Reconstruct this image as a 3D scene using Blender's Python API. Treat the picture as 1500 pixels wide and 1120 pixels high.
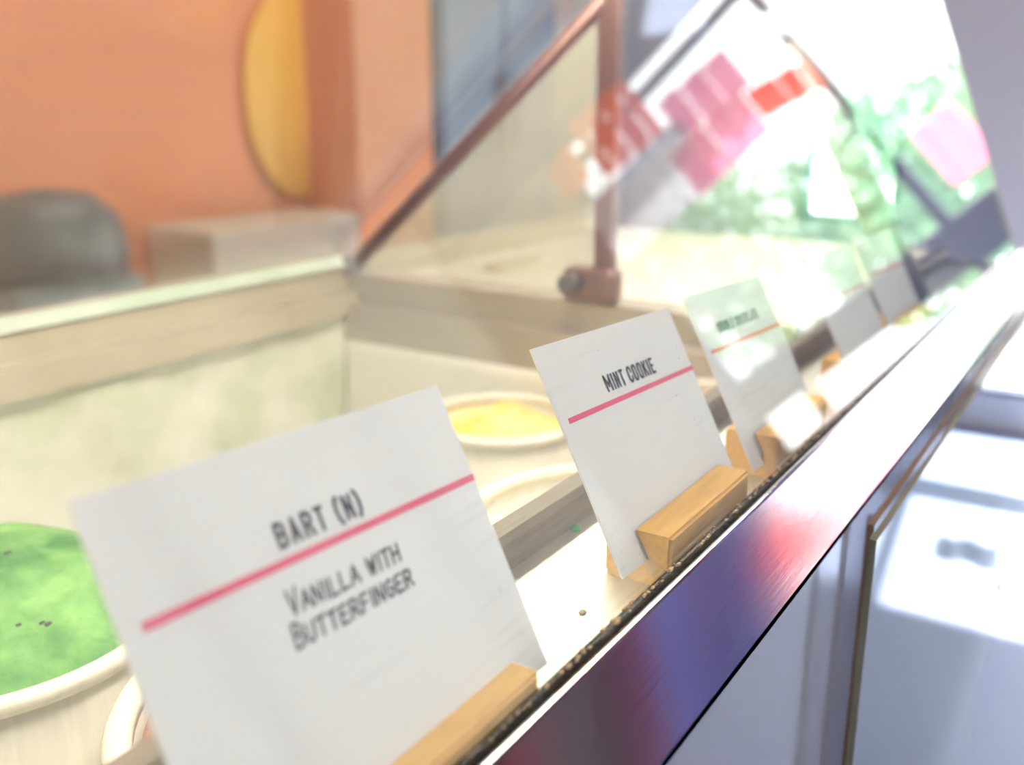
import bpy, bmesh, math, random
from mathutils import Vector, Matrix, noise
random.seed(7)
for o in list(bpy.data.objects): bpy.data.objects.remove(o)
S = bpy.context.scene
C = S.collection
# ---------------------------------------------------------------- units
# scene laid out in "U" (0.16 m) relative to the lens: X along the counter, Y towards the back of the shop, Z up
U = 0.16
EYE = 1.35
def W(p): return Vector((p[0]*U, p[1]*U, EYE + p[2]*U))
ZF = -EYE/U                       # floor level in U
ZC = 12.0                         # ceiling level
XW = 28.0                         # storefront at the end of the counter
YB = 14.0                         # back wall
YS = -17.0                        # storefront on the customer side
# ---------------------------------------------------------------- camera
cam = bpy.data.cameras.new('camera'); camo = bpy.data.objects.new('camera', cam); C.objects.link(camo)
R = Matrix(((0.54127475, 0.22878624, -0.80912205), (-0.84084579, 0.14727577, -0.52085334), (0.0, 0.96227164, 0.2720906)))
camo.matrix_world = Matrix.Translation(W((0, 0, 0))) @ R.to_4x4()
cam.sensor_width = 36; cam.lens = 34.8; cam.clip_start = 0.01; cam.clip_end = 200
cam.dof.use_dof = True; cam.dof.focus_distance = 2.05*1.1*U; cam.dof.aperture_fstop = 6.3
S.camera = camo
# ---------------------------------------------------------------- world, sun, exposure
wd = bpy.data.worlds.new('sky'); S.world = wd; wd.use_nodes = True
bg = wd.node_tree.nodes['Background']; bg.inputs[0].default_value = (0.95, 0.98, 1.0, 1); bg.inputs[1].default_value = 5.4
sun = bpy.data.lights.new('sun', 'SUN'); suno = bpy.data.objects.new('sun', sun); C.objects.link(suno)
sun.energy = 26.0; sun.angle = math.radians(1.0); sun.color = (1.0, 0.96, 0.9)
suno.rotation_euler = Vector((-0.57, 0.06, -0.82)).to_track_quat('-Z', 'Y').to_euler()
suno.location = W((30, 0, 40))
S.view_settings.view_transform = 'Standard'; S.view_settings.look = 'None'; S.view_settings.gamma = 1
S.view_settings.use_curve_mapping = False; S.view_settings.exposure = 0.5

# ---------------------------------------------------------------- materials
def mat(name): m = bpy.data.materials.new(name); m.use_nodes = True; return m, m.node_tree.nodes, m.node_tree.links
def pbr(name, col, rough=0.5, metal=0.0, coat=0.0, noise_amt=0.0, nscale=20.0, col2=None, bump=0.0, bscale=None, stretch=None, spec=None, trans=0.0):
    m, n, l = mat(name); b = n['Principled BSDF']
    b.inputs['Base Color'].default_value = (*col, 1); b.inputs['Roughness'].default_value = rough
    b.inputs['Metallic'].default_value = metal; b.inputs['Coat Weight'].default_value = coat
    if spec is not None: b.inputs['Specular IOR Level'].default_value = spec
    if col2 is not None or bump:
        tc = n.new('ShaderNodeTexCoord'); mp = n.new('ShaderNodeMapping'); l.new(tc.outputs['Object'], mp.inputs[0])
        if stretch: mp.inputs['Scale'].default_value = stretch
    if col2 is not None:
        t = n.new('ShaderNodeTexNoise'); t.inputs['Scale'].default_value = nscale; t.inputs['Detail'].default_value = 5
        l.new(mp.outputs[0], t.inputs['Vector'])
        r = n.new('ShaderNodeValToRGB'); r.color_ramp.elements[0].position = 0.35; r.color_ramp.elements[1].position = 0.65
        r.color_ramp.elements[0].color = (*col, 1); r.color_ramp.elements[1].color = (*col2, 1)
        l.new(t.outputs['Fac'], r.inputs[0]); l.new(r.outputs[0], b.inputs['Base Color'])
    if bump:
        t = n.new('ShaderNodeTexNoise'); t.inputs['Scale'].default_value = bscale or nscale; t.inputs['Detail'].default_value = 6
        l.new(mp.outputs[0], t.inputs['Vector'])
        bp = n.new('ShaderNodeBump'); bp.inputs['Strength'].default_value = bump; bp.inputs['Distance'].default_value = 0.01
        l.new(t.outputs['Fac'], bp.inputs['Height']); l.new(bp.outputs[0], b.inputs['Normal'])
    return m
def emit(name, col, s):
    m, n, l = mat(name); n.remove(n['Principled BSDF']); e = n.new('ShaderNodeEmission')
    e.inputs[0].default_value = (*col, 1); e.inputs[1].default_value = s; l.new(e.outputs[0], n['Material Output'].inputs[0]); return m
def glass(name, tint=(1, 1, 1), haze=0.0, hazecol=(0.9, 0.9, 0.88), scratch=0.0, rough=0.0, r0=0.04):
    """thin clear sheet: each face reflects by its angle (Schlick) and lets the rest through"""
    m, n, l = mat(name); n.remove(n['Principled BSDF'])
    g = n.new('ShaderNodeNewGeometry')
    d = n.new('ShaderNodeVectorMath'); d.operation = 'DOT_PRODUCT'; l.new(g.outputs['Incoming'], d.inputs[0]); l.new(g.outputs['Normal'], d.inputs[1])
    def M(op, a, b=None):
        x = n.new('ShaderNodeMath'); x.operation = op
        for i, v in enumerate((a, b)):
            if v is None: continue
            if isinstance(v, (int, float)): x.inputs[i].default_value = v
            else: l.new(v, x.inputs[i])
        return x.outputs[0]
    ca = M('ABSOLUTE', d.outputs['Value'])
    f = M('ADD', M('MULTIPLY', M('POWER', M('SUBTRACT', 1.0, ca), 5.0), 1-r0), r0)
    tr = n.new('ShaderNodeBsdfTransparent'); tr.inputs[0].default_value = (*tint, 1)
    gl = n.new('ShaderNodeBsdfGlossy'); gl.inputs['Roughness'].default_value = rough
    mx = n.new('ShaderNodeMixShader'); l.new(f, mx.inputs[0]); l.new(tr.outputs[0], mx.inputs[1]); l.new(gl.outputs[0], mx.inputs[2])
    out = mx.outputs[0]
    if haze or scratch:
        df = n.new('ShaderNodeBsdfDiffuse'); df.inputs[0].default_value = (*hazecol, 1)
        m2 = n.new('ShaderNodeMixShader'); fac = haze
        if scratch:
            tc = n.new('ShaderNodeTexCoord'); mp = n.new('ShaderNodeMapping'); mp.inputs['Scale'].default_value = (6, 90, 90)
            mp.inputs['Rotation'].default_value = (0, 0.12, 0.05); l.new(tc.outputs['Object'], mp.inputs[0])
            t = n.new('ShaderNodeTexNoise'); t.inputs['Scale'].default_value = 4; t.inputs['Detail'].default_value = 8; l.new(mp.outputs[0], t.inputs['Vector'])
            t2 = n.new('ShaderNodeTexNoise'); t2.inputs['Scale'].default_value = 9; t2.inputs['Detail'].default_value = 3; l.new(tc.outputs['Object'], t2.inputs['Vector'])
            s1 = M('MAXIMUM', M('SUBTRACT', t.outputs['Fac'], 0.56), 0.0)
            s2 = M('MAXIMUM', M('SUBTRACT', t2.outputs['Fac'], 0.45), 0.0)
            fac = M('ADD', M('MULTIPLY', M('MULTIPLY', s1, s2), scratch*8), haze)
            v = n.new('ShaderNodeTexVoronoi'); v.inputs['Scale'].default_value = 130; l.new(tc.outputs['Object'], v.inputs['Vector'])
            dots = M('MULTIPLY', M('LESS_THAN', v.outputs['Distance'], 0.055), M('MULTIPLY', s2, 4.0))
            fac = M('MINIMUM', M('ADD', fac, M('MULTIPLY', dots, 0.5)), 0.6)
        if isinstance(fac, (int, float)): m2.inputs[0].default_value = fac
        else: l.new(fac, m2.inputs[0])
        l.new(out, m2.inputs[1]); l.new(df.outputs[0], m2.inputs[2]); out = m2.outputs[0]
    l.new(out, n['Material Output'].inputs[0])
    return m
def steel(name, col=(0.75, 0.75, 0.76), rough=0.22, stretch=(2, 400, 400), bump=0.05):
    return pbr(name, col, rough, 1.0, bump=bump, bscale=3, stretch=stretch)

M = {}
M['steel_front'] = steel('brushed steel front', (0.78, 0.78, 0.80), 0.12, (8, 300, 300), 0.012)
M['steel_inner'] = steel('brushed steel shelf', (0.66, 0.68, 0.64), 0.45, (4, 300, 300), 0.08)
M['steel_dark'] = pbr('tarnished steel rim', (0.15, 0.13, 0.10), 0.5, 0.4, col2=(0.20, 0.17, 0.13), nscale=6, stretch=(4, 60, 60))
M['alu'] = pbr('beige aluminium', (0.66, 0.60, 0.47), 0.42, 0.35, col2=(0.60, 0.54, 0.42), nscale=8)
M['alu2'] = pbr('satin aluminium cross rail', (0.50, 0.45, 0.38), 0.42, 0.3, col2=(0.44, 0.40, 0.34), nscale=8)
M['bronze'] = pbr('bronze tube', (0.24, 0.13, 0.11), 0.4, 0.4, col2=(0.20, 0.11, 0.10), nscale=10)
M['bar_grey'] = pbr('grey painted bar', (0.30, 0.29, 0.29), 0.4, 0.2, col2=(0.34, 0.33, 0.33), nscale=5)
M['gasket'] = pbr('black rubber', (0.008, 0.008, 0.008), 0.8, col2=(0.02, 0.016, 0.012), nscale=60, bump=0.6, bscale=160, spec=0.15)
M['frost'] = pbr('frosted liner', (0.86, 0.88, 0.80), 0.75, col2=(0.68, 0.74, 0.58), nscale=18, bump=0.5, bscale=30)
M['liner'] = pbr('well liner', (0.88, 0.86, 0.78), 0.5, col2=(0.84, 0.82, 0.74), nscale=6)
M['white_lid'] = pbr('cream lid', (0.86, 0.83, 0.70), 0.35, col2=(0.83, 0.80, 0.67), nscale=4)
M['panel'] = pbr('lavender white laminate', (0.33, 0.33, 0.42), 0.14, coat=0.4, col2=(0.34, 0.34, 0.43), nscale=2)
M['glass'] = glass('clear front glass', (1, 1, 1), haze=0.016, scratch=0.4)
M['glass_rear'] = glass('clear rear glass', (0.985, 1.0, 0.99), haze=0.02)
M['glass_end'] = glass('hazy end glass', (0.97, 0.99, 0.97), haze=0.30, hazecol=(0.80, 0.76, 0.66))
M['glass_edge'] = pbr('green glass edge', (0.55, 0.68, 0.52), 0.15, coat=0.6, col2=(0.72, 0.80, 0.68), nscale=12)
M['acrylic'] = glass('clear acrylic', (0.96, 0.97, 1.0), haze=0.01)
M['acrylic_edge'] = pbr('acrylic edge', (0.30, 0.28, 0.16), 0.15, coat=0.5, col2=(0.46, 0.44, 0.30), nscale=16)
M['brown_edge'] = pbr('brown spacer', (0.34, 0.20, 0.12), 0.35, col2=(0.40, 0.25, 0.15), nscale=12)
M['card'] = pbr('white card', (0.80, 0.825, 0.84), 0.45, col2=(0.82, 0.84, 0.85), nscale=3)
M['pink'] = pbr('pink ink', (0.78, 0.03, 0.16), 0.4, col2=(0.80, 0.04, 0.17), nscale=40)
M['orange_ink'] = pbr('orange ink', (0.80, 0.16, 0.07), 0.4, col2=(0.82, 0.18, 0.08), nscale=40)
M['ink'] = pbr('dark ink', (0.02, 0.02, 0.06), 0.6, col2=(0.025, 0.025, 0.07), nscale=40, spec=0.2)
M['maple'] = pbr('maple wood', (0.86, 0.53, 0.13), 0.55, spec=0.3, col2=(0.76, 0.44, 0.09), nscale=5, stretch=(9, 70, 70), bump=0.08, bscale=8)
M['carton'] = pbr('paper tub', (0.86, 0.82, 0.70), 0.6, col2=(0.78, 0.75, 0.64), nscale=7, stretch=(40, 40, 3))
M['mint'] = pbr('mint ice cream', (0.03, 0.22, 0.02), 0.6, col2=(0.22, 0.50, 0.12), nscale=38, bump=0.6, bscale=60)
M['choco'] = pbr('chocolate ice cream', (0.24, 0.11, 0.07), 0.55, col2=(0.36, 0.20, 0.14), nscale=40, bump=0.6, bscale=60)
M['banana'] = pbr('yellow ice cream', (0.95, 0.62, 0.04), 0.5, col2=(0.98, 0.86, 0.42), nscale=26, bump=0.6, bscale=60)
M['vanilla'] = pbr('vanilla ice cream', (0.95, 0.84, 0.48), 0.5, col2=(0.96, 0.90, 0.70), nscale=30, bump=0.5, bscale=60)
M['peach'] = pbr('peach ice cream', (0.95, 0.58, 0.33), 0.5, col2=(0.97, 0.78, 0.60), nscale=30, bump=0.5, bscale=60)
M['chip'] = pbr('dark chocolate chip', (0.03, 0.04, 0.025), 0.4, col2=(0.05, 0.05, 0.03), nscale=40)
M['crumb'] = pbr('biscuit crumb', (0.50, 0.33, 0.16), 0.8, col2=(0.30, 0.20, 0.10), nscale=400)
M['green_crumb'] = pbr('green sprinkle', (0.02, 0.45, 0.16), 0.5, col2=(0.03, 0.5, 0.2), nscale=300)
M['tube'] = emit('lamp tube', (1.0, 0.92, 0.74), 28.0)
M['fill_panel'] = emit('light panel', (1.0, 0.93, 0.84), 14.0)  # glow shared by the added ceiling fill panels
M['orange_wall'] = pbr('orange wall paint', (0.80, 0.27, 0.11), 0.7, col2=(0.76, 0.24, 0.10), nscale=1.2)
M['orange_col'] = pbr('orange pillar paint', (0.76, 0.27, 0.10), 0.6, col2=(0.72, 0.24, 0.09), nscale=1.5)
M['yellow'] = pbr('yellow enamel', (0.95, 0.52, 0.04), 0.5, col2=(0.93, 0.48, 0.04), nscale=2)
M['bluegrey'] = pbr('blue grey paint', (0.17, 0.23, 0.30), 0.5, col2=(0.20, 0.25, 0.31), nscale=2)
M['beige_wall'] = pbr('beige wall', (0.60, 0.50, 0.40), 0.8, col2=(0.57, 0.47, 0.38), nscale=2)
M['grey_wall'] = pbr('grey wall', (0.60, 0.59, 0.61), 0.8, col2=(0.62, 0.61, 0.63), nscale=2)
M['counter'] = pbr('counter laminate', (0.55, 0.42, 0.33), 0.5, col2=(0.50, 0.38, 0.30), nscale=6)
M['box'] = pbr('tan cardboard', (0.62, 0.48, 0.36), 0.8, col2=(0.58, 0.44, 0.33), nscale=5)
M['dark_grey'] = pbr('dark grey plastic', (0.12, 0.11, 0.12), 0.4, col2=(0.14, 0.13, 0.14), nscale=5)
M['ceil'] = pbr('dark ceiling boards', (0.055, 0.045, 0.055), 0.8, col2=(0.07, 0.055, 0.065), nscale=2)
M['red_beam'] = pbr('red painted beam', (0.22, 0.015, 0.035), 0.6, col2=(0.19, 0.012, 0.03), nscale=2)
M['blue_frame'] = pbr('dark blue frame', (0.03, 0.07, 0.17), 0.45, col2=(0.035, 0.08, 0.19), nscale=2)
M['blue_soffit'] = pbr('blue soffit', (0.05, 0.13, 0.42), 0.7, col2=(0.055, 0.14, 0.44), nscale=2)
M['floor'] = pbr('grey blue floor', (0.20, 0.26, 0.44), 0.45, col2=(0.23, 0.29, 0.47), nscale=1.5)
M['pave'] = pbr('pale paving', (0.55, 0.54, 0.50), 0.8, col2=(0.48, 0.48, 0.45), nscale=1.0)
M['leaf'] = pbr('leaf', (0.12, 0.34, 0.20), 0.6, col2=(0.24, 0.46, 0.22), nscale=1.5)
M['bark'] = pbr('bark', (0.14, 0.10, 0.07), 0.9, col2=(0.20, 0.15, 0.10), nscale=6)
M['win_glass'] = glass('window glass', (0.98, 1.0, 1.0))
def cloth(name, col, thru=0.5):
    m, n, l = mat(name); b = n['Principled BSDF']; b.inputs['Base Color'].default_value = (*col, 1); b.inputs['Roughness'].default_value = 0.8
    t = n.new('ShaderNodeBsdfTranslucent'); t.inputs[0].default_value = (*col, 1)
    w = n.new('ShaderNodeTexNoise'); w.inputs['Scale'].default_value = 60
    mx = n.new('ShaderNodeMixShader'); mx.inputs[0].default_value = thru
    l.new(b.outputs[0], mx.inputs[1]); l.new(t.outputs[0], mx.inputs[2]); l.new(mx.outputs[0], n['Material Output'].inputs[0]); return m
M['red_cloth'] = cloth('red cloth', (0.95, 0.20, 0.15), 0.85); M['pink_cloth'] = cloth('pink cloth', (0.97, 0.50, 0.66), 0.85); M['blind'] = cloth('blind cloth', (0.84, 0.84, 0.82), 0.5); M['grey_cloth'] = cloth('grey cloth', (0.72, 0.72, 0.76), 0.85)

# ---------------------------------------------------------------- mesh helper (all coordinates in U)
class MB:
    def __init__(s): s.bm = bmesh.new()
    def poly_prism(s, pts2, a0, a1, axis=0, bev=0.0):
        """closed 2D outline extruded along an axis from a0 to a1"""
        def P(p, a): return {0: (a, p[0], p[1]), 1: (p[0], a, p[1]), 2: (p[0], p[1], a)}[axis]
        A = [s.bm.verts.new(P(p, a0)) for p in pts2]; B = [s.bm.verts.new(P(p, a1)) for p in pts2]
        k = len(pts2); fs = [s.bm.faces.new(A), s.bm.faces.new(B[::-1])]
        for i in range(k): fs.append(s.bm.faces.new((A[i], B[i], B[(i+1) % k], A[(i+1) % k])))
        if bev:
            es = list({e for f in fs for e in f.edges})
            bmesh.ops.bevel(s.bm, geom=es, offset=bev, segments=2, affect='EDGES', profile=0.5)
        return s
    def box(s, a, b, bev=0.0):
        x0, y0, z0 = a; x1, y1, z1 = b
        return s.poly_prism([(y0, z0), (y1, z0), (y1, z1), (y0, z1)], x0, x1, 0, bev)
    def tube(s, pts, r, k=12):
        pts = [Vector(p) for p in pts]; rings = []
        for i, p in enumerate(pts):
            t = (pts[min(i+1, len(pts)-1)] - pts[max(i-1, 0)]).normalized()
            a = t.cross(Vector((0, 0, 1)));
            if a.length < 1e-3: a = t.cross(Vector((1, 0, 0)))
            a.normalize(); b = t.cross(a)
            rr = r[i] if isinstance(r, (list, tuple)) else r
            rings.append([s.bm.verts.new(p + rr*(math.cos(q)*a + math.sin(q)*b)) for q in [2*math.pi*j/k for j in range(k)]])
        for A, B in zip(rings, rings[1:]):
            for j in range(k): s.bm.faces.new((A[j], A[(j+1) % k], B[(j+1) % k], B[j])).smooth = True
        s.bm.faces.new(rings[0][::-1]); s.bm.faces.new(rings[-1]); return s
    def lathe(s, prof, c=(0, 0, 0), k=48, close=False):
        rings = []
        for r, z in prof: rings.append([s.bm.verts.new((c[0]+r*math.cos(2*math.pi*j/k), c[1]+r*math.sin(2*math.pi*j/k), c[2]+z)) for j in range(k)])
        rs = rings + ([rings[0]] if close else [])
        for A, B in zip(rs, rs[1:]):
            for j in range(k): s.bm.faces.new((A[j], A[(j+1) % k], B[(j+1) % k], B[j])).smooth = True
        if not close:
            s.bm.faces.new(rings[0][::-1]); s.bm.faces.new(rings[-1])
        return s
    def quad(s, *p): s.bm.faces.new([s.bm.verts.new(q) for q in p]); return s
    def build(s, name, m, parent=None, origin=None, smooth=False):
        bmesh.ops.recalc_face_normals(s.bm, faces=s.bm.faces)
        vs = s.bm.verts
        if origin is None:
            if parent is not None: origin = parent['_o']
            else:
                xs = [v.co for v in vs]
                origin = ((min(v.x for v in xs)+max(v.x for v in xs))/2, (min(v.y for v in xs)+max(v.y for v in xs))/2, min(v.z for v in xs))
        o = Vector(origin)
        for v in vs: v.co = (v.co - o)*U
        if smooth:
            for f in s.bm.faces: f.smooth = True
        me = bpy.data.meshes.new(name); s.bm.to_mesh(me); s.bm.free(); me.materials.append(m)
        ob = bpy.data.objects.new(name, me); C.objects.link(ob)
        if parent is not None: ob.parent = parent
        if parent is None: ob.location = W(o)
        ob['_o'] = tuple(o)
        return ob
def thing(name, base, label, cat, group=None):
    e = bpy.data.objects.new(name, None); C.objects.link(e); e.location = W(base); e['_o'] = tuple(base); e.empty_display_size = 0.02
    return tag(e, label, cat, group)
def tag(o, label, cat, group=None):
    o['label'] = label; o['category'] = cat
    if group: o['group'] = group
    return o
def struct(o): o['kind'] = 'structure'; return o
def two_mat(o, m, test):
    o.data.materials.append(m)
    for p in o.data.polygons:
        if test(p): p.material_index = 1
    return o

# ================================================================ the shop
X0 = -14.0
struct(MB().box((X0, YS-0.6, ZF-0.6), (XW+0.6, YB+0.8, ZF)).build('floor', M['floor']))
ceiling = struct(MB().box((X0, YS-0.6, ZC), (XW+0.6, YB+0.8, ZC+0.8)).build('ceiling', M['ceil']))
for x in (9.0, 15.0, 21.0):
    MB().box((x, YS, ZC-0.9), (x+1.1, YB, ZC)).build('ceiling_beam', M['red_beam'], ceiling)
MB().box((22.6, YS, ZC-0.35), (27.9, YB, ZC)).build('soffit', M['blue_soffit'], ceiling)
MB().box((25.4, YS, ZC-0.6), (26.2, YB, ZC-0.35)).build('soffit_batten', M['red_beam'], ceiling)
struct(MB().box((X0, YB, ZF), (16.4, YB+0.8, ZC)).build('wall_back', M['orange_wall']))
struct(MB().box((16.4, YB, ZF), (XW+0.6, YB+0.8, ZC)).build('wall_back_right', M['beige_wall']))
struct(MB().box((X0-0.6, YS, ZF), (X0, YB, ZC)).build('wall_left', M['grey_wall']))
# storefront wall at the end of the counter: grey piers, dado and two glazed openings
wf = struct(MB().box((XW, 2.3, ZF), (XW+0.6, 5.8, ZC)).build('wall_right', M['grey_wall']))
MB().box((XW, -11.2, ZF), (XW+0.6, 2.3, ZF+1.0)).build('dado', M['grey_wall'], wf)
MB().box((XW, YS, ZF), (XW+0.6, -11.2, 9.5)).build('corner_pier', M['grey_wall'], wf)
MB().box((XW, 5.8, ZF), (XW+0.6, 8.4, -3.2)).build('dado', M['grey_wall'], wf)
MB().box((XW, 5.8, 4.4), (XW+0.6, 8.4, 9.5)).build('head', M['grey_wall'], wf)
MB().box((XW, 8.4, ZF), (XW+0.6, YB, 9.5)).build('end_pier', M['beige_wall'], wf)
MB().box((XW, YS, 9.5), (XW+0.6, YB, ZC)).build('lintel', M['blue_soffit'], wf)
def window(name, ys, zs, thick=0.35, wide=None):
    w = struct(MB().box((XW+0.28, ys[0], zs[0]), (XW+0.32, ys[-1], zs[-1])).build(name, M['win_glass']))
    for i, y in enumerate(ys):
        t = thick
        MB().box((XW+0.1, y-t/2, zs[0]), (XW+0.5, y+t/2, zs[-1]), 0.03).build('mullion', M['blue_frame'], w)
    for i, z in enumerate(zs):
        t = (wide or {}).get(i, thick)
        MB().box((XW+0.08, ys[0], z-t/2), (XW+0.52, ys[-1], z+t/2), 0.03).build('transom', M['blue_frame'], w)
    return w
window('window_1', [-11.1, -3.4, 2.2], [ZF+1.0, -0.5, 8.75, 9.5], 0.32, {1: 1.4, 2: 0.32})
window('window_2', [5.9, 8.3], [-3.1, 1.0, 4.3], 0.25)
# customer side storefront: posts and rails only as wide as real frames, glazed
ws = struct(MB().box((X0, YS-0.6, ZF), (5.0, YS, ZC)).build('wall_front', M['grey_wall']))
MB().box((5.0, YS-0.6, ZF), (XW, YS, -6.5)).build('dado', M['grey_wall'], ws)
MB().box((5.0, YS-0.6, 11.2), (XW, YS, ZC)).build('head', M['grey_wall'], ws)
w3 = struct(MB().box((5.0, YS-0.37, -6.5), (XW, YS-0.33, 11.2)).build('window_3', M['win_glass']))
for x in (5.2, 12.7, 20.3, 27.8):
    MB().box((x-0.2, YS-0.5, -6.5), (x+0.2, YS-0.2, 11.2), 0.03).build('mullion', M['blue_frame'], w3)
for z in (-6.3, 11.0):
    MB().box((5.0, YS-0.5, z-0.2), (XW, YS-0.2, z+0.2), 0.03).build('transom', M['blue_frame'], w3)
for xa, xb, lab in ((5.0, 12.66, 'added light-softening white blind on the side window next to the grey wall'), (12.68, 20.32, 'added light-softening white blind covering the middle pane of the side window'), (20.34, 27.95, 'added light-softening white blind on the side window in the storefront corner')):  # blinds added to even out the front glass reflection and soften side light
    t = thing('added_blind', ((xa+xb)/2, YS+0.08, -6.5), lab, 'blind', 'added light-softening blinds on the side window')
    MB().box((xa, YS+0.05, -6.5), (xb, YS+0.07, 11.4)).build('cloth', M['blind'], t)
    MB().tube([(xa, YS+0.09, 11.45), (xb, YS+0.09, 11.45)], 0.12, 12).build('roller', M['alu'], t)
    MB().box((xa, YS+0.03, -6.62), (xb, YS+0.09, -6.5)).build('bottom_bar', M['alu'], t)
# outside
struct(MB().box((-60, -120, ZF-1.0), (160, 100, ZF-0.62)).build('ground', M['pave']))

def tree(base, h, r, label, seed):
    rnd = random.Random(seed); x, y, z = base
    t = thing('street_tree', base, label, 'tree', None)
    m = MB(); m.tube([(x, y, z), (x+0.3, y+0.2, z+h*0.3), (x, y+0.5, z+h*0.62)], [0.9, 0.7, 0.4], 10)
    for k in range(4):
        a = k*1.6+rnd.random(); m.tube([(x+0.2, y+0.3, z+h*0.4), (x+math.cos(a)*r*0.6, y+math.sin(a)*r*0.6, z+h*0.7)], [0.35, 0.12], 7)
    m.build('trunk', M['bark'], t)
    m = MB()
    for k in range(2600):
        d = Vector((rnd.gauss(0, 1), rnd.gauss(0, 1), rnd.gauss(0, 1))).normalized()*(rnd.random()**0.4)
        c = Vector((x, y, z+h*0.68)) + Vector((d.x*r, d.y*r, d.z*h*0.36))
        c += Vector((noise.noise(c*0.25), noise.noise(c*0.25+Vector((9, 0, 0))), 0))*r*0.35
        u = Vector((rnd.gauss(0, 1), rnd.gauss(0, 1), rnd.gauss(0, 1))).normalized(); v = u.orthogonal().normalized(); q = rnd.uniform(0.35, 0.75)
        m.quad(c-u*q, c+v*q*0.5, c+u*q, c-v*q*0.5)
    m.build('foliage', M['leaf'], t)
tree((56, -9, ZF-0.62), 18, 7, 'leafy tree with a broad crown outside beyond the long storefront window', 1)
tree((50, 9.5, ZF-0.62), 17, 6, 'smaller leafy tree outside beyond the window next to the beige wall', 2)
tree((70, -26, ZF-0.62), 27, 9, 'tallest tree standing alone on the paving farthest from the shop', 3)

# coloured cloth banners hung in the storefront window (each its own hanging)
def banner(y0, y1, z0, z1, m, label, x=26.6, slant=0.0):
    b = MB(); n = 6
    for i in range(n):
        for s_ in (0,):
            ya, yb = y0+(y1-y0)*i/n, y0+(y1-y0)*(i+1)/n
            wv = lambda q: x+0.12*math.sin(q*9)
            f = lambda q, zz: zz+slant*(q-y0)
            b.poly_prism([(ya, f(ya, z0)), (yb, f(yb, z0)), (yb, f(yb, z1)), (ya, f(ya, z1))], wv(ya), wv(ya)+0.05, 0)
    o = b.build('cloth_banner', m)
    return tag(o, label, 'banner', 'banners in the storefront window')
banner(-9.3, -7.2, 7.2, 9.2, M['red_cloth'], 'square bright red banner hanging high in the storefront window', slant=-0.1)
banner(-10.8, -9.7, 7.6, 8.8, M['red_cloth'], 'smallest red banner hanging beside the square red one')
banner(-10.6, -6.6, 4.9, 7.0, M['grey_cloth'], 'wide grey banner hanging below the red ones')
banner(-6.9, -4.5, 6.4, 7.7, M['pink_cloth'], 'pink banner hanging beside the square red one', slant=-0.1)
banner(-7.4, -4.8, 4.8, 6.2, M['pink_cloth'], 'pale pink banner hanging below the other pink ones', 26.2, slant=0.0)
banner(-4.8, -3.1, 5.2, 6.1, M['red_cloth'], 'narrow red banner hanging by the window mullion', 26.4, slant=-0.3)
banner(-2.4, -1.2, 0.7, 2.4, M['pink_cloth'], 'low pink banner hanging nearest to the grey pier')
# fill panels added over the staff side to brighten the orange wall
for x, lab in ((3.0, 'added square fill panel on the ceiling over the staff side, farther from the storefront'), (11.0, 'added square fill panel on the ceiling over the staff side, nearer the storefront')):
    t = thing('ceiling_fill', (x+1.8, 9.2, ZC-0.3), lab, 'ceiling light', 'added ceiling fill panels')
    MB().box((x, 7.4, ZC-0.22), (x+3.6, 11.0, ZC)).build('frame', M['alu'], t)
    MB().box((x+0.15, 7.55, ZC-0.3), (x+3.45, 10.85, ZC-0.22)).build('diffuser', M['fill_panel'], t)
t = thing('ceiling_fill', (3.0, -5.0, ZC-0.3), 'added square fill panel on the ceiling over the customer side of the counter', 'ceiling light', 'added ceiling fill panels')  # fill panel added out of view to brighten the card faces
MB().box((0.8, -7.2, ZC-0.22), (5.2, -2.8, ZC)).build('frame', M['alu'], t)
MB().box((0.95, -7.05, ZC-0.3), (5.05, -2.95, ZC-0.22)).build('diffuser', M['fill_panel'], t)
# back of the shop: pillar, sign, doorway panel, counter with things on it
struct(MB().box((14.3, 12.6, ZF), (16.6, YB, ZC), 0.05).build('pillar', M['orange_col']))
sg = MB(); sg.lathe([(0.0, -0.06), (1.0, -0.06), (1.06, 0.0), (1.0, 0.06), (0.0, 0.06)], k=40)
for v in sg.bm.verts: x, y, z = v.co; v.co = Vector((14.1+x*1.25, 13.9+z, 0.1+y*1.8))
tag(sg.build('wall_sign', M['yellow']), 'plain yellow oval sign on the orange wall beside the pillar', 'sign')
tall = thing('tall_cabinet', (19.2, 13.3, ZF), 'tall blue-grey cabinet standing between orange pillar and beige wall', 'cabinet')
MB().box((16.9, 12.7, ZF), (21.6, 13.95, 7.5), 0.06).build('body', M['bluegrey'], tall)
for xa, xb in ((17.0, 19.2), (19.3, 21.5)):
    d = MB().box((xa, 12.6, ZF+0.5), (xb, 12.7, 7.3), 0.03).build('door', M['bluegrey'], tall)
    xh = xb-0.25 if xa < 18 else xa+0.25
    MB().tube([(xh, 12.5, -1.0), (xh, 12.5, 0.6)], 0.05).build('handle', M['steel_dark'], d)
ct = thing('back_counter', (7.5, 12.8, ZF), 'low brown back counter against the orange wall', 'counter')
MB().box((-4, 11.6, ZF), (14.2, 13.9, -3.5)).build('body', M['counter'], ct)
MB().box((-4.1, 11.5, -3.5), (14.25, 13.95, -3.25), 0.05).build('worktop', M['counter'], ct)
bx = thing('cardboard_box', (12.0, 12.7, -3.25), 'tan cardboard box on the back counter next to the pillar', 'box')
MB().box((10.2, 12.0, -3.25), (13.6, 13.5, -1.9), 0.04).build('body', M['box'], bx)
MB().box((10.2, 12.72, -1.92), (13.6, 12.80, -1.87)).build('tape', M['beige_wall'], bx)
mx = thing('countertop_machine', (8.0, 12.6, -3.25), 'dark grey rounded countertop machine on the back counter', 'machine')
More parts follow.
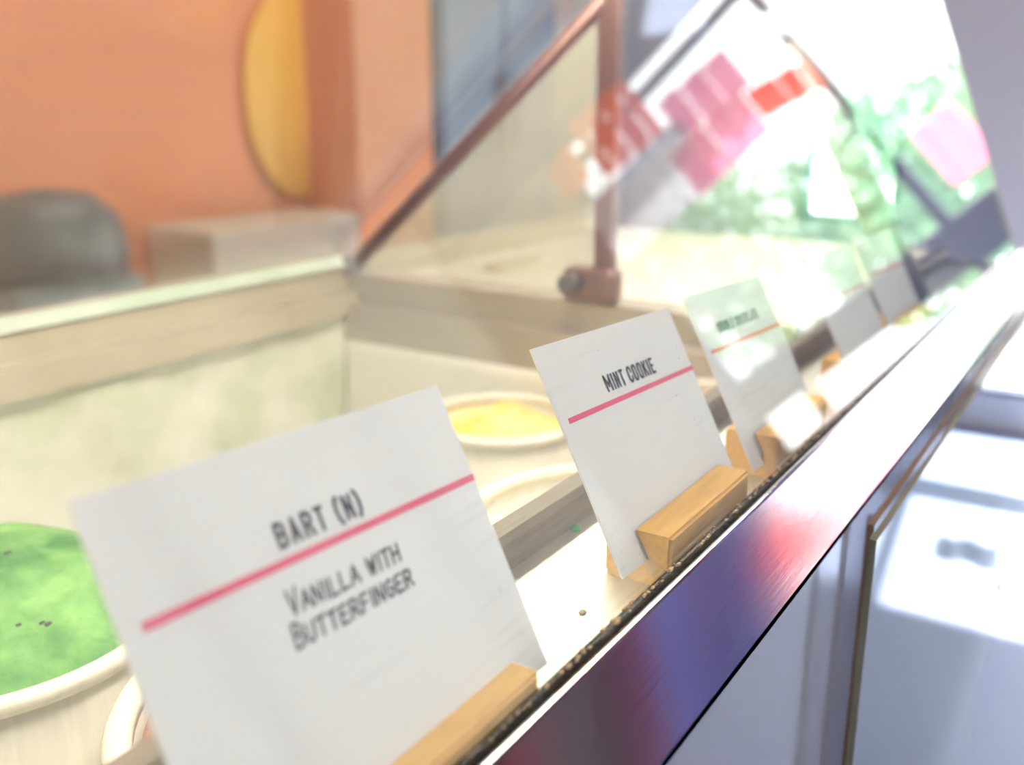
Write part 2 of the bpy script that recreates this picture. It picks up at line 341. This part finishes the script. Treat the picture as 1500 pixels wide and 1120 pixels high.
MB().box((7.0, 12.0, -3.25), (9.0, 13.3, -2.3), 0.15).build('base', M['dark_grey'], mx)
MB().lathe([(0.0, 0), (0.95, 0.0), (1.0, 0.3), (0.9, 0.8), (0.6, 1.1), (0.0, 1.2)], (8.0, 12.65, -2.3), 32).build('hood', M['dark_grey'], mx)

# ================================================================ ice cream cabinet
XL, XR, XD = -3.0, 7.6, 4.34      # left end, right end, cross divider
cab = thing('ice_cream_cabinet', (2.3, 2.3, ZF), 'long ice cream dipping cabinet with sloped glass front and steel ledge', 'display cabinet')
# steel front ledge: sloped face, rounded crown by the groove, lip
prof = [(0.752, -1.16), (0.752, -1.012)]
for k in range(7):
    a = math.pi*0.0 + (math.pi*0.66)*k/6
    prof.append((0.734 + 0.018*math.cos(a) , -0.990 + 0.018*math.sin(a)))
prof += [(0.573, -1.090), (0.578, -1.0925), (0.60, -1.0925), (0.60, -1.16)]
MB().poly_prism(prof, XL, XR, 0).build('front_ledge', M['steel_front'], cab)
MB().box((XL, 0.752, -1.09), (XR, 0.792, -0.994), 0.004).build('glass_gasket', M['gasket'], cab)
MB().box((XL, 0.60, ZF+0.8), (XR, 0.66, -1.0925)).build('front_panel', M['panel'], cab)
MB().box((XL, 0.75, ZF), (XR, 3.9, ZF+0.8)).build('plinth', M['dark_grey'], cab)
MB().box((XL, 0.794, -1.16), (XR, 1.20, -1.10)).build('inner_shelf', M['steel_inner'], cab)
MB().poly_prism([(1.194, -1.16), (1.194, -1.023), (1.21, -1.007), (1.268, -1.007), (1.275, -1.023), (1.275, -1.20), (1.245, -1.20), (1.245, -1.16)], XL, XR, 0).build('shelf_rim', M['steel_dark'], cab)
# well
def lumpy_wall(name, o, u, v, nu, nv, amp, m, seed):
    b = MB(); o, u, v = Vector(o), Vector(u), Vector(v); nn = u.cross(v).normalized(); g = []
    for i in range(nu+1):
        for j in range(nv+1):
            p = o + u*i/nu + v*j/nv
            p += nn*amp*(noise.fractal(p*1.6+Vector((seed, 0, 0)), 1.0, 2.0, 4)+0.3*noise.noise(p*9))
            g.append(b.bm.verts.new(p))
    for i in range(nu):
        for j in range(nv): b.bm.faces.new((g[i*(nv+1)+j], g[(i+1)*(nv+1)+j], g[(i+1)*(nv+1)+j+1], g[i*(nv+1)+j+1])).smooth = True
    geom = bmesh.ops.extrude_face_region(b.bm, geom=b.bm.faces[:])['geom']
    for x in geom:
        if isinstance(x, bmesh.types.BMVert): x.co -= nn*0.15
    return b.build(name, m, cab)
lumpy_wall('frosted_back_wall', (XL, 3.91, -2.9), (XD-XL-0.06, 0, 0), (0, 0, 1.72), 110, 28, 0.05, M['frost'], 3)
lumpy_wall('frosted_end_wall', (XD-0.12, 3.9, -2.9), (0, -3.2, 0), (0, 0, 1.56), 48, 26, 0.03, M['liner'], 8)
MB().box((XL, 0.70, -3.0), (XD, 3.9, -2.9)).build('well_floor', M['liner'], cab)
MB().box((XL, 0.68, -2.9), (XD, 0.72, -1.16)).build('well_front_wall', M['liner'], cab)
MB().box((XL-0.1, 0.7, -2.9), (XL, 4.0, -1.0)).build('well_side_wall', M['liner'], cab)
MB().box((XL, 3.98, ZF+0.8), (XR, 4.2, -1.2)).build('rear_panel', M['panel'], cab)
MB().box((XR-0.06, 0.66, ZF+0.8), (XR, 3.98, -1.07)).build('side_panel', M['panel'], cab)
# back rail in steps, glass lid channel
br = MB().poly_prism([(3.84, -1.19), (3.84, -1.06), (3.93, -1.05), (3.93, -0.93), (4.06, -0.91), (4.20, -0.91), (4.20, -1.19)], XL, XR, 0).build('back_rail', M['alu'], cab)
MB().poly_prism([(3.90, -0.915), (3.96, -0.855), (4.02, -0.855), (4.05, -0.905)], XL, XD, 0).build('lid_channel', M['glass_edge'], br)
# cross divider: stepped rail, end glass, rear sloped tube, post with clamp
cr = MB().poly_prism([(XD-0.10, -1.34), (XD-0.10, -1.13), (XD-0.02, -1.12), (XD-0.02, -0.97), (XD+0.12, -0.95), (XD+0.12, -1.34)], 1.28, 3.95, 1).build('cross_rail', M['alu2'], cab)
MB().tube([(XD, 3.93, -0.95), (XD, 2.28, 0.46)], 0.042, 14).build('sloped_tube', M['bronze'], cab)
MB().box((XD-0.05, 3.84, -0.98), (XD+0.06, 3.98, -0.86), 0.02).build('tube_foot', M['bar_grey'], cab)
post = MB().box((XD-0.03, 2.20, -0.95), (XD+0.04, 2.30, 0.72), 0.01).build('post', M['bronze'], cab)
MB().box((XD-0.07, 2.17, -0.96), (XD+0.07, 2.46, -0.79), 0.035).build('clamp', M['bronze'], post)
MB().tube([(XD-0.08, 2.38, -0.86), (XD-0.16, 2.38, -0.86)], 0.05, 12).build('clamp_knob', M['dark_grey'], post)
MB().poly_prism([(2.32, -0.95), (3.86, -0.95), (2.32, 0.36)], XD-0.008, XD+0.008, 0).build('end_glass', M['glass_end'], cab)
# sloped rear glass lids, front brace, tops
for xa, xb in ((XL, XD-0.1), (XD+0.1, XR)):
    lid = MB().poly_prism([(3.96, -0.87), (3.985, -0.855), (2.335, 0.585), (2.31, 0.57)], xa, xb, 0).build('rear_glass_lid', M['glass_rear'], cab)
MB().tube([(5.43, 0.99, -1.02), (5.43, 1.70, 0.32)], 0.09, 12).build('front_brace', M['bar_grey'], cab)
MB().box((XL, 1.48, 0.80), (XR, 2.40, 0.90), 0.02).build('top_shelf', M['alu'], cab)
MB().box((XL, 2.0, 0.72), (XR, 2.26, 0.80), 0.01).build('lamp_housing', M['white_lid'], cab)
MB().tube([(XL+0.2, 2.13, 0.66), (XR-0.2, 2.13, 0.66)], 0.045, 12).build('lamp_tube', M['tube'], cab)
# front glass with green edges
LEAN = math.radians(22)
def gy(z): return 0.761 + math.tan(LEAN)*(z+1.0)
fg = MB().poly_prism([(gy(-1.0), -1.0), (gy(-1.0)+0.014, -1.0), (gy(0.80)+0.014, 0.80), (gy(0.80), 0.80)], XL, XR, 0).build('front_glass', M['glass'], cab)
two_mat(fg, M['glass_edge'], lambda p: abs(p.normal.x) > 0.9)
# closed cream lids over the second bay
for xa, xb in ((XD+0.12, 6.0), (6.06, XR-0.1)):
    l_ = MB().box((xa, 1.30, -1.10), (xb, 3.84, -1.0), 0.03).build('bay_lid', M['white_lid'], cab)
    MB().box(((xa+xb)/2-0.25, 3.3, -1.0), ((xa+xb)/2+0.25, 3.42, -0.95), 0.02).build('lid_handle', M['alu'], l_)

# clear acrylic panel hung on the cabinet front
ap = thing('acrylic_panel', (5.1, 0.55, -3.6), 'clear layered acrylic panel mounted on the pale cabinet front below the ledge', 'panel')
for x, y, m, zt in ((2.67, 0.515, M['acrylic_edge'], -1.17), (2.82, 0.555, M['brown_edge'], -1.19)):
    s_ = MB().box((x, y, -3.6), (7.4, y+0.02, zt)).build('sheet', M['acrylic'], ap)
    two_mat(s_, m, lambda p: p.normal.x < -0.9 or p.normal.z > 0.9)
MB().box((3.02, 0.578, -3.6), (3.05, 0.598, -1.25)).build('spacer', M['brown_edge'], ap)
for x, z in ((3.4, -3.2), (7.0, -3.2), (7.0, -1.6)):
    MB().box((x-0.04, 0.50, z-0.04), (x+0.04, 0.60, z+0.04), 0.01).build('standoff', M['steel_dark'], ap)

# ================================================================ tubs and ice cream
def tub(cx, cy, zr, r, h, label, name='ice_cream_tub'):
    t = thing(name, (cx, cy, zr-h), label, 'tub', 'ice cream tubs in the well')
    rb = r*0.92; th = 0.03
    MB().lathe([(0.02, 0.0), (rb, 0.0), (r, h-0.02), (r-th, h-0.02), (rb-th, 0.06), (0.02, 0.06)], (cx, cy, zr-h), 64).build('wall', M['carton'], t)
    MB().lathe([(r-th-0.006, -0.035), (r+0.02, -0.035), (r+0.028, -0.012), (r+0.015, 0.004), (r-0.02, 0.004), (r-th-0.006, -0.01)], (cx, cy, zr), 64, close=True).build('rim', M['carton'], t)
    return t
def scoop(cx, cy, zr, r, m, label, amp, seed, dome=0.0, chips=0, tilt=(0, 0)):
    b = MB(); nr, na = 22, 72; rows = []
    for i in range(nr+1):
        q = r*i/nr; ring = []
        for j in range(na if i else 1):
            a = 2*math.pi*j/na; x, y = q*math.cos(a), q*math.sin(a)
            p = Vector((x*2.2+seed, y*2.2, seed))
            z = amp*(noise.fractal(p, 1.0, 2.0, 5)) + dome*(1-(q/r)**2) + tilt[0]*x + tilt[1]*y
            ring.append(b.bm.verts.new((cx+x, cy+y, zr+z)))
        rows.append(ring)
    for j in range(na): b.bm.faces.new((rows[0][0], rows[1][j], rows[1][(j+1) % na])).smooth = True
    for i in range(1, nr):
        for j in range(na): b.bm.faces.new((rows[i][j], rows[i+1][j], rows[i+1][(j+1) % na], rows[i][(j+1) % na])).smooth = True
    # body down into the tub
    low = [b.bm.verts.new((v.co.x, v.co.y, zr-0.9)) for v in rows[nr]]
    for j in range(na): b.bm.faces.new((rows[nr][j], low[j], low[(j+1) % na], rows[nr][(j+1) % na])).smooth = True
    b.bm.faces.new(low[::-1])
    tops = [v.co.copy() for ring in rows[2:nr-1] for v in ring]
    o = b.build('ice_cream', m); tag(o, label, 'ice cream', 'ice cream in the tubs')
    if chips:
        rnd = random.Random(seed); c = MB()
        for k in range(chips):
            p = rnd.choice(tops); q = rnd.uniform(0.004, 0.010)
            c.box((p.x-q, p.y-q*0.7, p.z-q*0.4), (p.x+q, p.y+q*0.7, p.z+q*0.5), q*0.2)
        ch = c.build('chocolate_chips', M['chip'], o, origin=o['_o']); ch['kind'] = 'stuff'
    return o
FL = -2.9
for cx, cy, zr, r, m, amp, dome, chips, tub_label, ice_label in (
    (1.295, 2.565, -1.36, 0.50, 'mint', 0.06, 0.10, 16, 'paper tub, filled with green mint ice cream', 'bright green mint ice cream with dark specks'),
    (1.58, 1.42, -1.36, 0.58, 'choco', 0.06, 0.0, 0, 'paper tub of brown chocolate ice cream beside the mint tub', 'brown chocolate ice cream beside the green one'),
    (2.88, 1.38, -1.40, 0.58, 'vanilla', 0.06, 0.0, 0, 'paper tub of pale vanilla ice cream below the steel rim', 'pale cream vanilla ice cream just behind the steel rim'),
    (3.80, 2.50, -1.45, 0.37, 'banana', 0.05, 0.04, 0, 'narrow paper tub of yellow ice cream by the end wall', 'vivid yellow ice cream in a narrow tub by the end wall'),
    (3.90, 1.50, -1.24, 0.34, 'peach', 0.04, 0.04, 0, 'narrow paper tub of peach ice cream under the cross rail', 'peach coloured ice cream under the cross rail')):
    tub(cx, cy, zr, r, zr-FL, tub_label)
    scoop(cx, cy, zr-(0.03 if m == 'mint' else 0.055), r-0.055, M[m], ice_label, amp, cx*3, dome, chips, (0.06, 0.16) if m == 'mint' else (0, 0))

# ================================================================ wooden card holders and cards
K = 1.10   # shelf plane lies at z = -1.0*K
CL = math.radians(28); ROLL = math.radians(2.3)
def holder(x0, x1, y0, label, slot_y):
    """maple block with a slot leaning back for the card; slot_y = where the slot meets the top face"""
    z0, z1 = -1.0, -0.88; y1 = y0+0.155; t = math.tan(CL); sd = 0.062; w = 0.008
    pts = [(y0, z0), (y1, z0), (y1, z1), (slot_y+w, z1), (slot_y+w-sd*t, z1-sd), (slot_y-w-sd*t, z1-sd), (slot_y-w, z1), (y0, z1)]
    b = MB(); b.poly_prism(pts, x0, x1, 0)
    # (sizes below still in card units, scaled to the shelf at the end)
    es = [e for e in b.bm.edges if all(abs(v.co.z-z1) < 1e-5 for v in e.verts) or (abs(e.verts[0].co.y-e.verts[1].co.y) < 1e-5 and min(abs(e.verts[0].co.y-y0), abs(e.verts[0].co.y-y1)) < 1e-5)]
    es = [e for e in es if all(min(abs(v.co.y-y0), abs(v.co.y-y1)) < 1e-5 for v in e.verts)]
    bmesh.ops.bevel(b.bm, geom=es, offset=0.007, segments=2, affect='EDGES')
    for v in b.bm.verts: v.co *= K
    return tag(b.build('card_holder', M['maple']), label, 'card holder', 'wooden card holders on the steel shelf')

# single-stroke capitals for the hand lettering (unit box)
STROKES = {
 'V': [[(0, 1), (.45, 0), (1, 1.05)]], 'A': [[(0, 0), (.55, 1), (1, 0)], [(.2, .35), (.85, .4)]], 'N': [[(0, 0), (.1, 1), (.85, 0), (1, 1)]],
 'I': [[(.5, 0), (.5, 1)]], 'L': [[(.1, 1), (.05, 0), (.95, .05)]], 'W': [[(0, 1), (.28, 0), (.52, .75), (.75, 0), (1, 1)]],
 'T': [[(0, .95), (1, 1)], [(.52, .97), (.46, 0)]], 'H': [[(.05, 1), (.02, 0)], [(.95, 1), (.92, 0)], [(.04, .48), (.94, .55)]],
 'B': [[(.05, 0), (.08, 1), (.7, .98), (.85, .8), (.7, .56), (.1, .52)], [(.65, .55), (.98, .35), (.85, .05), (.05, 0)]],
 'U': [[(.03, 1), (.08, .2), (.35, 0), (.7, .05), (.92, .3), (.97, 1)]], 'E': [[(.95, 1), (.1, .97), (.05, 0), (.95, .04)], [(.07, .5), (.75, .55)]],
 'R': [[(.05, 0), (.08, 1), (.75, .97), (.92, .76), (.72, .5), (.1, .48)], [(.45, .48), (1, 0)]],
 'F': [[(.95, 1), (.1, .97), (.05, 0)], [(.07, .5), (.75, .54)]], 'G': [[(.95, .85), (.6, 1), (.2, .85), (.03, .45), (.25, .05), (.7, .03), (.95, .25), (.93, .5), (.55, .48)]]}
BLOCK = {
 'B': [[(0, 0), (0, 1), (.7, 1), (1, .88), (1, .64), (.75, .53), (0, .53)], [(.75, .53), (1, .42), (1, .12), (.7, 0), (0, 0)]],
 'A': [[(0, 0), (.5, 1), (1, 0)], [(.2, .28), (.8, .28)]], 'R': [[(0, 0), (0, 1), (.7, 1), (1, .86), (1, .62), (.7, .48), (0, .48)], [(.6, .48), (1, 0)]],
 'T': [[(0, 1), (1, 1)], [(.5, 1), (.5, 0)]], '(': [[(1, 1.12), (.4, .85), (.2, .5), (.4, .15), (1, -.12)]], ')': [[(0, 1.12), (.6, .85), (.8, .5), (.6, .15), (0, -.12)]],
 'N': [[(0, 0), (0, 1), (1, 0), (1, 1)]], 'M': [[(0, 0), (0, 1), (.5, .3), (1, 1), (1, 0)]], 'I': [[(.5, 0), (.5, 1)]],
 'C': [[(1, .7), (1, .88), (.7, 1), (.3, 1), (0, .85), (0, .15), (.3, 0), (.7, 0), (1, .12), (1, .3)]],
 'O': [[(.5, 1), (.8, 1), (1, .85), (1, .15), (.8, 0), (.2, 0), (0, .15), (0, .85), (.2, 1), (.5, 1)]],
 'K': [[(0, 0), (0, 1)], [(1, 1), (.05, .42)], [(.35, .6), (1, 0)]], 'E': [[(1, 1), (0, 1), (0, 0), (1, 0)], [(0, .52), (.8, .52)]],
 'D': [[(0, 0), (0, 1), (.6, 1), (1, .82), (1, .18), (.6, 0), (0, 0)]], 'U': [[(0, 1), (0, .15), (.25, 0), (.75, 0), (1, .15), (1, 1)]],
 'L': [[(0, 1), (0, 0), (1, 0)]], 'H': [[(0, 0), (0, 1)], [(1, 0), (1, 1)], [(0, .52), (1, .52)]]}
def block(words, u0, u1, v0, v1, y):
    """bold condensed capitals"""
    wd_ = {' ': 0.5, 'I': 0.5, 'M': 1.3, '(': 0.75, ')': 0.75}
    b = MB(); tot = sum(wd_.get(c, 1.0) for c in words); step = (u1-u0)/tot; x = u0; k = 0; w = min(0.0066, step*0.30); h = v1-v0-w
    for ch in words:
        cw = wd_.get(ch, 1.0)*step
        for st in BLOCK.get(ch, []):
            pts = [(x+w*0.5+p[0]*(cw-w*1.9), v0+w/2+p[1]*h) for p in st]
            for p, q in zip(pts, pts[1:]):
                d = Vector((q[0]-p[0], q[1]-p[1])); n_ = Vector((-d.y, d.x)).normalized()*w/2; e = d.normalized()*w*0.42; k += 1
                yy = y-0.00001*k
                b.quad((p[0]-e.x+n_.x, yy, p[1]-e.y+n_.y), (p[0]-e.x-n_.x, yy, p[1]-e.y-n_.y), (q[0]+e.x-n_.x, yy, q[1]+e.y-n_.y), (q[0]+e.x+n_.x, yy, q[1]+e.y+n_.y))
        x += cw
    return b
def hand(words, u0, u1, v0, h, y, w=0.0043):
    """hand-lettered line: first letter of a word given in upper case is taller"""
    b = MB(); hw = {' ': 0.7, 'i': 0.5, 'I': 0.5}; tot = sum(hw.get(ch, 1.0) for ch in words); step = (u1-u0)/tot; x = u0; k = 0
    rnd = random.Random(len(words))
    for ch in words:
        if ch == ' ': x += step*0.7; continue
        hh = h*1.25 if ch.isupper() else h*0.95
        jy = rnd.uniform(-0.04, 0.04)*h
        for st in STROKES[ch.upper()]:
            pts = [(x+step*hw.get(ch, 1.0)*(0.08+0.74*p[0])+0.10*p[1]*hh, v0+jy+p[1]*hh) for p in st]
            for p, q in zip(pts, pts[1:]):
                d = Vector((q[0]-p[0], q[1]-p[1])); n_ = Vector((-d.y, d.x)).normalized()*w/2; e = d.normalized()*w*0.35; k += 1
                yy = y - 0.00002*k
                b.quad((p[0]-e.x+n_.x, yy, p[1]-e.y+n_.y), (p[0]-e.x-n_.x, yy, p[1]-e.y-n_.y), (q[0]+e.x-n_.x, yy, q[1]+e.y-n_.y), (q[0]+e.x+n_.x, yy, q[1]+e.y+n_.y))
        x += step*hw.get(ch, 1.0)
    return b
CH = 0.51
def card(TL, w, label, line_mat, title=None, desc=None, line=(0.03, None), lean=CL, bend=0.012):
    """card leaning in its holder; TL = top left corner"""
    rot = Matrix.Rotation(-lean, 4, 'X') @ Matrix.Rotation(ROLL, 4, 'Y')
    e = bpy.data.objects.new('flavour_card', None); C.objects.link(e); e.empty_display_size = 0.01
    TLw = W(Vector(TL)*K); e.matrix_world = Matrix.Translation(TLw) @ rot @ Matrix.Scale(K, 4) @ Matrix.Translation(Vector((w/2, 0, -CH))*U)
    e['_o'] = (w/2, 0, -CH); tag(e, label, 'card', 'flavour cards on the steel shelf')
    t = 0.003
    MB().box((0, -t, -CH), (w, t, 0), 0.0008).build('sheet', M['card'], e)
    f = -t-0.0008
    MB().box((line[0], f-0.0004, -0.1745), (line[1] or w, f+0.0006, -0.1625)).build('rule_line', M[line_mat], e)
    if title: block(*title, f-0.0003).build('title_text', M['ink'], e)
    for d in desc or ():
        hand(*d, f-0.0003).build('description_text', M['ink'], e)
    return e
holder(0.74, 1.205, 0.722, 'maple card holder gripping the card with two hand-lettered lines', 0.792)
holder(1.787, 2.259, 0.752, 'maple card holder gripping the MINT COOKIE card', 0.842)
holder(2.545, 3.012, 0.770, 'maple card holder gripping the card with the orange line', 0.848)
holder(3.475, 3.905, 0.770, 'maple card holder gripping the untitled card before the cross rail', 0.842)
holder(4.26, 4.72, 0.772, 'maple card holder beyond the cross rail, last in the row', 0.850)
card((0.617, 1.01, -0.445), 0.69, 'white card with a bold title, pink line and two hand-lettered lines', 'pink',
     ('BART (N)', 0.255, 0.432, -0.151, -0.113), (('Vanilla with', 0.232, 0.462, -0.238, 0.027), ('Butterfinger', 0.220, 0.468, -0.280, 0.026)))
card((1.70, 1.05, -0.494), 0.662, 'white card titled MINT COOKIE above a crimson line', 'pink', ('MINT COOKIE', 0.222, 0.474, -0.145, -0.105))
card((2.49, 1.05, -0.512), 0.585, 'white card with a blurred two-word title above an orange line', 'orange_ink', ('DOUBLE CHOCOLATE', 0.13, 0.445, -0.128, -0.096))
card((3.49, 1.03, -0.532), 0.60, 'white card with a pale red line and no title, by the cross rail', 'pink')
card((4.22, 1.04, -0.545), 0.60, 'last white card in the row, beyond the cross rail', 'pink')

# crumbs along the gasket and on the shelf
rnd = random.Random(4); b = MB()
for k in range(150):
    x = rnd.uniform(0.8, 3.4); q = rnd.uniform(0.002, 0.007); y = rnd.uniform(0.776, 0.790); z = -0.994
    b.box((x-q, y-q*0.6, z-q*0.3), (x+q, y+q*0.6, z+q*0.8), q*0.25)
o = tag(b.build('crumbs', M['crumb']), 'fine brown biscuit crumbs caught along the black rubber strip', 'crumbs'); o['kind'] = 'stuff'
def crumb(x, y, q, m, label):
    x *= K; y *= K; q *= K
    b = MB(); bmesh.ops.create_icosphere(b.bm, subdivisions=2, radius=q)
    for v in b.bm.verts: v.co = Vector((v.co.x*(1.3+0.4*noise.noise(v.co*90)), v.co.y*(1+0.5*noise.noise(v.co*70+Vector((3, 0, 0)))), max(v.co.z, -q*0.5)*0.7)) + Vector((x, y, -1.0*K+q*0.35))
    return tag(b.build('crumb', m, smooth=True), label, 'crumb')
crumb(1.95, 1.072, 0.011, M['green_crumb'], 'green crumb lying against the dark steel rim')
crumb(1.52, 1.0, 0.006, M['crumb'], 'brown crumb on the steel shelf between two cards')
crumb(1.60, 0.86, 0.007, M['crumb'], 'tan crumb on the steel shelf beside the MINT COOKIE holder')
for o in bpy.data.objects:
    if '_o' in o: del o['_o']
